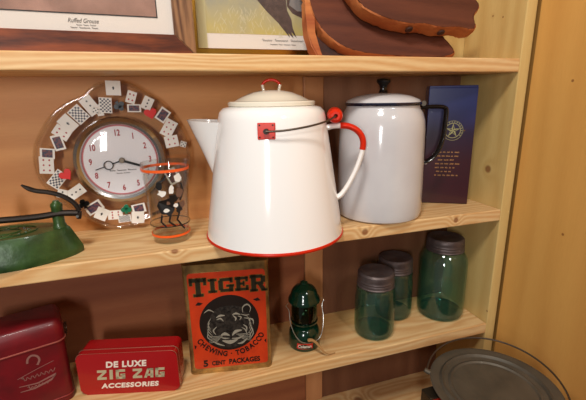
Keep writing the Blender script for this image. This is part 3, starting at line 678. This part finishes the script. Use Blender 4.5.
# worn dark red canister, cut by the left edge
rt = thing('lunch_tin', 'worn dark red canister with hinged lid and silver script, left of the flat red tin', 'tin', (-.868, .050, Z3), math.radians(17))
rw, rh, rd = .125, .160, .078
obj('tin_body', zprism([(x-rw, y) for x, y in rrect(0, rw, 0, rd, .014)], .001, .120), M['tin_dark_red'], rt, smooth=True)
o2 = lambda e: [(x-rw, y) for x, y in rrect(-e, rw+e, -e, rd+e, .014+e)]
obj('base_bead', tube([(x, y, .012) for x, y in o2(.0003)], .0011, 6, True), mat('dull_red_bead', (150, 60, 56), .35, .4), rt, smooth=True)
bm = bmesh.new(); rows = []
for z, e in ((.1205, .0012), (.134, .0014), (.147, .0010), (.156, -.003), (.1595, -.008)): rows.append([bm.verts.new((x, y, z)) for x, y in o2(e)])
n = len(rows[0])
for a, b_ in zip(rows, rows[1:]):
    for i in range(n): bm.faces.new((a[i], a[(i+1) % n], b_[(i+1) % n], b_[i]))
bm.faces.new(rows[0][::-1]); bm.faces.new(rows[-1])
rl = obj('lid', bm, M['tin_dark_red'], rt, smooth=True)
obj('lid_bead', tube([(x, y, .1212) for x, y in o2(.0014)], .0014, 6, True), mat('dull_pink_bead', (176, 96, 84), .35, .5), rl, smooth=True)
obj('lid_ring', tube([(.004+.002*math.cos(a), .030+.011*math.cos(a), .126+.010*math.sin(a)) for a in [2*PI*i/20 for i in range(20)]], .0011, 6, True), M['wire'], rl, smooth=True)
bm = bmesh.new(); pr = catmull([(-.058, .098, 0), (-.056, .106, 0), (-.050, .110, 0), (-.043, .106, 0), (-.041, .098, 0), (-.045, .090, 0)], 5); stroke(bm, [(p.x, p.y) for p in pr], .0032)
stroke(bm, [(-.075, .075), (-.045, .083), (-.022, .088)], .0007); scribble(bm, -.070, -.022, .067, .010, .0012, 5); stroke(bm, [(-.075, .060), (-.050, .056), (-.022, .062), (-.030, .054), (-.055, .048), (-.075, .050)], .0042, taper=True)
scribble(bm, -.064, -.026, .049, .007, .0014, 9)
obj('script_lettering', bm, mat('faded_silver_print', (150, 104, 96), .4, .2), rt)

# ------------------------------------------------------------------ green lantern
ln_ = thing('miniature_lantern', 'small dark green camping lantern with wire bail, standing on the lowest open shelf', 'lantern', (-.4255, .0691, Z3), math.radians(0))
obj('fuel_tank', lathe([(0, 0), (.0325, 0), (.0340, .003), (.0338, .014), (.0335, .026), (.0325, .034), (.0290, .042), (.024, .047), (.016, .050), (.015, .054), (.0285, .056), (.029, .059), (0, .059)], 48), M['lantern'], ln_, smooth=True)
obj('burner', lathe([(0, .058), (.012, .058), (.012, .066), (.018, .072), (.0215, .080), (.018, .090), (.008, .097), (0, .098)], 32), M['lantern'], ln_, smooth=True)
obj('globe', lathe([(.0262, .059), (.0275, .070), (.0275, .088), (.0262, .102), (.0252, .102), (.0263, .088), (.0263, .070), (.0252, .059), (.0262, .059)], 48), clear_glass('green_tinged_glass', (186, 206, 190), 1, 1.5), ln_, smooth=True)
obj('hood', lathe([(0, .101), (.0300, .101), (.0335, .104), (.0335, .108), (.0310, .113), (.0285, .117), (.0275, .123), (.0240, .130), (.0180, .1365), (.011, .140), (.0075, .142), (.0075, .1455), (.004, .148), (0, .149)], 48), M['lantern'], ln_, smooth=True)
obj('wire_bail', tube(catmull([(-.0365, -.004, .104), (-.0415, -.006, .100), (-.0365, -.010, .090), (-.0365, -.018, .068), (-.0310, -.028, .046), (-.020, -.037, .031), (0, -.0405, .026), (.020, -.037, .031), (.031, -.028, .046), (.0365, -.018, .068), (.0365, -.010, .090), (.0415, -.006, .100), (.0365, -.004, .104)], 6), .0009, 8), M['steel'], ln_, smooth=True)
bm = bmesh.new(); prism([(-.013, .008), (.0155, .008), (.0165, .0205), (-.012, .0205)], -.0004, .0002, bm)
def wrap_l(bm, extra=0):
    bmesh.ops.subdivide_edges(bm, edges=[e for e in bm.edges if e.calc_length() > .004], cuts=5)
    for v in bm.verts:
        r = .0341-v.co.y+extra; a = math.radians(-111)+v.co.x*1.2/.034; v.co = Vector((r*math.cos(a), r*math.sin(a), v.co.z))
    return bm
lb = tag(obj('maker_badge', wrap_l(bm), mat('badge_red', (200, 44, 30), .4), ln_), 'red badge with white script')
bm = text_bm('Coleman', .0098, .0235, .0001, .25, .0002); bmesh.ops.translate(bm, vec=(.0015, -.0006, .0112), verts=bm.verts)
obj('badge_lettering', wrap_l(bm), M['cream_ink'], lb)
obj('cord', tube(catmull([(-.006, -.041, .034), (.000, -.045, .036), (.008, -.048, .031), (.016, -.054, .020), (.024, -.058, .010), (.034, -.058, .004), (.048, -.056, .0022)], 5), [.0034, .0036, .0038, .0036, .0034, .0032, .003, .0028, .0028, .0028, .0028, .0028, .0026, .0026, .0026, .0024, .0024, .0022, .002, .0018, .0016, .0014, .0012, .0012, .001, .001, .001, .001, .001, .001, .001], 8), M['tan'], ln_, smooth=True)

# ------------------------------------------------------------------ glass jars
def jar(x, y, R, h, lid_r, lid0, lid1, label):
    t = thing('mason_jar', label, 'jar', (x, y, Z3+.0004), 0, None)
    wt = .0032; s0 = lid0-.030
    outer = [(0, .0015), (R*.55, .0012), (R*.78, 0), (R*.92, .003), (R*.985, .010), (R, .020), (R, s0*.6), (R*.995, s0), (R*.95, s0+.012), (lid_r+.002, s0+.024), (lid_r-.003, s0+.030), (lid_r-.003, lid1-.004)]
    inner = [(r-wt if r > wt*2 else r, z) for r, z in outer[::-1] if z > .008]
    inner += [(R*.86, .0135)]
    gb = obj('glass_body', lathe(outer[3:]+inner, 72), M['jar'], t, smooth=True)
    obj('glass_base', lathe(outer[:4]+[(R*.86, .0135), (R*.7, .0110), (R*.3, .0095), (0, .0092)], 72), M['jar_base'], gb, smooth=True)
    L_ = lid1-lid0
    prof = [(lid_r-.0015, lid0), (lid_r+.0012, lid0), (lid_r+.0016, lid0+.002), (lid_r, lid0+.004), (lid_r+.0008, lid0+.008), (lid_r-.0004, lid0+.011), (lid_r+.0008, lid0+.014), (lid_r-.0004, lid0+.017), (lid_r+.0004, lid0+.020), (lid_r, lid1-.004), (lid_r-.003, lid1-.0005), (lid_r-.008, lid1), (lid_r-.011, lid1-.0018), (0, lid1-.0018), (0, lid1-.0032), (lid_r-.0025, lid1-.0036), (lid_r-.0015, lid0)]
    obj('zinc_lid', lathe(prof, 72), M['zinc'], t, smooth=True)
    return t
jar(-.2625, .0590, .0440, .15, .0395, .117, .150, 'small blue-green glass jar with dull zinc lid, nearest the shelf edge')
jar(-.1810, .1120, .0430, .15, .0395, .117, .150, 'small blue-green glass jar with dull zinc lid, half hidden behind another jar')
jar(-.0700, .0800, .0538, .20, .0418, .166, .197, 'largest blue-green glass jar with zinc lid, next to the side panel')

# ------------------------------------------------------------------ upper bay: pictures
def picture(name, label, xr, y, z, w_, h_, rz, rx, members, frame_m, mat_m, art, mat_w, thick=.016):
    t = thing(name, label, 'picture', (xr, y, z), rz)
    m_ = members
    parts = []
    stile_m = frame_m if frame_m is not walnut else wood('walnut_stile', (168, 124, 84), (74, 44, 26), 'Z', (0, .03, .02), 1300, 1.3, patch=(104, 66, 40), rough=.45)
    for nm, pts in (('frame_rail', [(-w_, 0), (0, 0), (-m_, m_), (-w_+m_, m_)]), ('frame_stile', [(0, 0), (0, h_), (-m_, h_-m_), (-m_, m_)]), ('frame_stile', [(-w_, 0), (-w_, h_), (-w_+m_, h_-m_), (-w_+m_, m_)]), ('frame_rail', [(-w_, h_), (0, h_), (-m_, h_-m_), (-w_+m_, h_-m_)])):
        b2 = prism(pts, -thick, 0, bev=.0012); o = obj(nm, b2, stile_m if 'stile' in nm else frame_m, t); o.rotation_euler = (rx, 0, 0); parts.append(o)
    o = obj('mat_board', B(-w_+m_, -m_, -.006, -.002, m_, h_-m_), mat_m, t); o.rotation_euler = (rx, 0, 0)
    art(t, rx)
    o = obj('glazing', B(-w_+m_, -m_, -.0095, -.0088, m_, h_-m_), M['pane'], t); o.rotation_euler = (rx, 0, 0)
    return t
walnut = wood('walnut_frame', (158, 78, 32), (62, 26, 10), 'X', (0, .03, .02), 1100, 1.25, patch=(84, 36, 14), rough=.42, wob=.03)
def art1(t, rx):
    o = obj('art_print', B(-.300, -.055, -.0066, -.006, .058, .24), mat('dusky_pink_print', (176, 134, 116), .5, vary=.5, vscale=26, col2=(130, 96, 80)), t); o.rotation_euler = (rx, 0, 0)
    b2 = bmesh.new()
    for x0, x1, z0, z1 in ((-.301, -.054, .057, .0584), (-.0554, -.054, .057, .24)): box(b2, x0, x1, -.0070, -.006, z0, z1)
    k = obj('print_border', b2, M['ink'], t); k.rotation_euler = (rx, 0, 0)
    b2 = text_bm('Ruffed Grouse', .0088, .041, 0, .35, .0002); bmesh.ops.translate(b2, vec=(-.159, -.0064, .0450), verts=b2.verts)
    k = obj('caption_lettering', b2, M['grey_ink'], t); k.rotation_euler = (rx, 0, 0)
    b2 = bmesh.new(); scribble(b2, -.169, -.143, .0410, .0020, .0004, 4); scribble(b2, -.177, -.139, .0370, .0024, .0005, 8); bmesh.ops.translate(b2, vec=(0, -.0061, 0), verts=b2.verts)
    k = obj('caption_small_print', b2, M['grey_ink'], t); k.rotation_euler = (rx, 0, 0)
picture('walnut_framed_picture', 'walnut framed picture print with white mat, standing on the top shelf', -.611, .073, Z1+.0005, .37, .30, math.radians(4), math.radians(-4), .0315, walnut, M['mat_board'], art1, .03)
def art2(t, rx):
    def ad(nm, b2, mt):
        o = obj(nm, b2, mt, t); o.rotation_euler = (rx, 0, 0); return o
    mm2 = bpy.data.materials.new('grassland_print'); mm2.use_nodes = True; nt = mm2.node_tree; b = nt.nodes['Principled BSDF']; b.inputs['Roughness'].default_value = .5
    tc = nt.nodes.new('ShaderNodeTexCoord'); n1 = nt.nodes.new('ShaderNodeTexNoise'); n1.inputs['Scale'].default_value = 30; n1.inputs['Detail'].default_value = 5
    sp = nt.nodes.new('ShaderNodeSeparateXYZ'); nt.links.new(tc.outputs['Object'], sp.inputs[0]); nt.links.new(tc.outputs['Object'], n1.inputs['Vector'])
    ma = nt.nodes.new('ShaderNodeMath'); ma.operation = 'MULTIPLY_ADD'; ma.inputs[1].default_value = .10; nt.links.new(n1.outputs['Fac'], ma.inputs[0]); nt.links.new(sp.outputs['Z'], ma.inputs[2])
    cr = nt.nodes.new('ShaderNodeValToRGB'); mr = nt.nodes.new('ShaderNodeMapRange'); mr.inputs[1].default_value = .08; mr.inputs[2].default_value = .19; nt.links.new(ma.outputs[0], mr.inputs[0]); nt.links.new(mr.outputs[0], cr.inputs['Fac'])
    cr.color_ramp.elements[0].color = lin((196, 176, 96)); cr.color_ramp.elements[1].color = lin((120, 130, 136)); e = cr.color_ramp.elements.new(.5); e.color = lin((178, 166, 124)); nt.links.new(cr.outputs['Color'], b.inputs['Base Color'])
    ad('art_print', B(-.251, -.0215, -.0068, -.006, .047, .228), mm2)
    ad('lower_mat', B(-.2675, -.0215, -.0064, -.0058, .0215, .047), M['mat_board'])
    b2 = bmesh.new(); rnd = random.Random(11)
    for k in range(90):
        x = rnd.uniform(-.24, -.11); z = rnd.uniform(.042, .085); l = rnd.uniform(.006, .014); stroke(b2, [(x, z), (x+l*rnd.uniform(.2, .8)*rnd.choice((-1, 1)), z+l)], .0006, -.0072, -.0066)
    ad('grass_strokes', b2, mat('pale_grass_ink', (214, 204, 168), .6))
    b2 = bmesh.new()
    prism([(-.175, .135), (-.160, .110), (-.140, .088), (-.118, .068), (-.104, .052), (-.096, .043), (-.0995, .052), (-.089, .042), (-.0935, .054), (-.083, .043), (-.090, .060), (-.092, .075), (-.100, .090), (-.102, .110), (-.085, .135)], -.0074, -.0066, b2)
    prism([(-.100, .098), (-.090, .086), (-.070, .078), (-.045, .080), (-.030, .092), (-.035, .135), (-.10, .135)], -.0074, -.0066, b2)
    ad('bird_plumage', b2, mat('bird_brown_ink', (92, 72, 66), .5, vary=.4, vscale=120, col2=(62, 46, 44)))
    b2 = bmesh.new(); prism([(-.096, .100), (-.080, .090), (-.058, .090), (-.045, .100), (-.055, .120), (-.09, .125)], -.0078, -.0072, b2)
    ad('bird_breast', b2, mat('bird_grey_ink', (128, 122, 118), .5))
    b2 = bmesh.new(); scribble(b2, -.150, -.065, .0350, .0050, .0008, 13, -.0070); scribble(b2, -.135, -.080, .0290, .0024, .0005, 15, -.0070); scribble(b2, -.060, -.040, .044, .004, .0007, 17, -.0076)
    ad('caption_script', b2, M['grey_ink'])
    ad('inner_mat', B(-.2675, -.2510, -.0067, -.0062, .0215, .235), M['cream_mat'])
picture('gold_framed_picture', 'thin gold framed bird print over yellow grass, between the walnut frame and wooden slabs', -.332, .135, Z1+.0005, .289, .25, 0, math.radians(-3), .0215, M['gold'], M['mat_board'], art2, .03, thick=.006)

# ------------------------------------------------------------------ live-edge wooden slabs
face_w = wood('slab_face_wood', (104, 54, 34), (66, 30, 20), 'X', (.1, 0, .3), 90, .9, patch=(72, 42, 36), rough=.62, wob=.3)
rim_w = wood('slab_rim_wood', (204, 130, 70), (140, 62, 30), 'X', (.1, 0, .1), 120, .9, patch=(138, 62, 34), rough=.6)
bark = mat('dark_bark', (74, 36, 24), .7, bump=.8, bscale=60, vary=.4, vscale=40, col2=(44, 22, 16))
def slab_obj(label, outline, th_, loc, rot, back=(0, 0)):
    t = thing('wooden_slab', label, 'wood slab', loc)
    t.rotation_euler = rot
    P = catmull([(x, z, 0) for x, z in outline], 6, True); P = [(p.x, p.y) for p in P]; n = len(P)
    cx = sum(p[0] for p in P)/n; cz = sum(p[1] for p in P)/n; rnd = random.Random(len(label))
    bm = bmesh.new(); rows = []
    for k, y in ((.975, 0), (.995, .002), (1.005, .010), (1.0, th_-.006), (.96, th_)):
        rows.append([bm.verts.new((cx+(x-cx)*k+rnd.uniform(-.0012, .0012), y, cz+(z-cz)*k+rnd.uniform(-.0012, .0012))) for x, z in P])
    for i, (a, b_) in enumerate(zip(rows, rows[1:])):
        for j in range(n): bm.faces.new((a[j], a[(j+1) % n], b_[(j+1) % n], b_[j]))
    bm.faces.new(rows[-1])
    obj('live_edge', bm, rim_w, t, smooth=True)
    bm = bmesh.new(); vs = [bm.verts.new((cx+(x-cx)*.97, 0, cz+(z-cz)*.97)) for x, z in P]; v2 = [bm.verts.new((cx+(x-cx)*.96, .002, cz+(z-cz)*.96)) for x, z in P]
    bm.faces.new(vs); bm.faces.new(v2[::-1])
    for j in range(n): bm.faces.new((vs[j], v2[j], v2[(j+1) % n], vs[(j+1) % n]))
    obj('cut_face', bm, face_w, t)
    return t
sa = slab_obj('reddish wooden slab with pale curved left edge, lying lowest against the bird print',
     [(-.004, .165), (-.002, .110), (.004, .072), (.022, .040), (.055, .016), (.100, .005), (.170, .001), (.245, .000), (.285, .007), (.284, .026), (.25, .07), (.18, .13), (.08, .17)], .026, (-.405, .040, Z1+.0035), (math.radians(-26), 0, 0))
obj('bark_patch', prism([(.006, .083), (.022, .043), (.055, .019), (.100, .009), (.130, .003), (.060, -.001), (.010, -.001), (.002, .040)], .0195, .030), bark, sa)
tag(obj('outer_edge', prism([(.010, .092), (.004, .078), (.000, .045), (.009, .000), (-.001, -.001), (-.009, .020), (-.012, .050), (-.010, .080), (-.006, .115)], .001, .025, bev=.002), rim_w, sa, smooth=True), 'pale curved outer edge')
sb = slab_obj('dark brown wooden slab overlapping the lower slab, its right end near the side panel',
     [(-.004, .150), (.004, .100), (.014, .062), (.036, .032), (.080, .013), (.120, .006), (.150, .007), (.185, .001), (.225, .003), (.250, -.001), (.264, .006), (.268, .030), (.288, .052), (.282, .070), (.25, .086), (.18, .11), (.10, .15), (.04, .17)], .028, (-.352, .024, Z1+.0530), (math.radians(-29), 0, 0))
for kx_, kz_ in ((.108, .018), (.122, .010), (.190, .006)):
    obj('edge_knot', lathe([(0, -.001), (.0075, -.001), (.006, .0012), (0, .0016)], 14), bark, sb, (kx_, .012, kz_-.0075), (PI, 0, 0), True)

# ------------------------------------------------------------------ griddle on the red cabinet
gz = -.549
ch = thing('red_cabinet', 'red painted metal cabinet with dark square corner plate, under the round griddle', 'cabinet', (-.150, -.20, -1.45))
hz = gz-.0135+1.45
obj('cabinet_body', B(-.112, .085, -.15, .068, .0005, hz-.003, bev=.006), M['chest'], ch)
obj('cabinet_top', B(-.114, .087, -.152, .070, hz-.004, hz, bev=.0015), M['chest'], ch)
obj('corner_plate', B(-.1175, -.0900, .046, .0735, hz-.05, hz+.0025, bev=.002), M['iron_plate'], ch)
gr = thing('round_griddle', 'round dark cast iron griddle with wire bail, lying flat at the lower right', 'griddle', (-.1487, -.1749, gz-.0130))
obj('plate', lathe([(0, 0), (.085, 0), (.100, .004), (.109, .0105), (.1100, .013), (.107, .0138), (.100, .0122), (.0935, .0108), (.0908, .0128), (.0890, .0145), (.0872, .0128), (.0855, .0100), (.078, .0085), (.0750, .0102), (.0730, .0104), (.070, .0075), (.04, .0070), (0, .0072)], 96), M['griddle'], gr, smooth=True)
a0, a1 = math.radians(140), math.radians(-40)
axis = Vector((math.cos(a0), math.sin(a0), 0)); perp = Vector((math.cos(math.radians(50)), math.sin(math.radians(50)), 0))
tl = math.radians(11)
up_ = perp*math.cos(tl)+Vector((0, 0, 1))*math.sin(tl)
pts = [axis*.1155*math.cos(t)+up_*.116*math.sin(t)+Vector((0, 0, .014)) for t in [PI*i/40 for i in range(41)]]
obj('bail_handle', tube(pts, .0017, 8), M['wire'], gr, smooth=True)
for s in (-1, 1):
    c = axis*.110*s; obj('bail_lug', tube([c+Vector((0, 0, .010)), c+axis*s*.010+Vector((0, 0, .014))], .0045, 10), M['griddle'], gr, smooth=True)
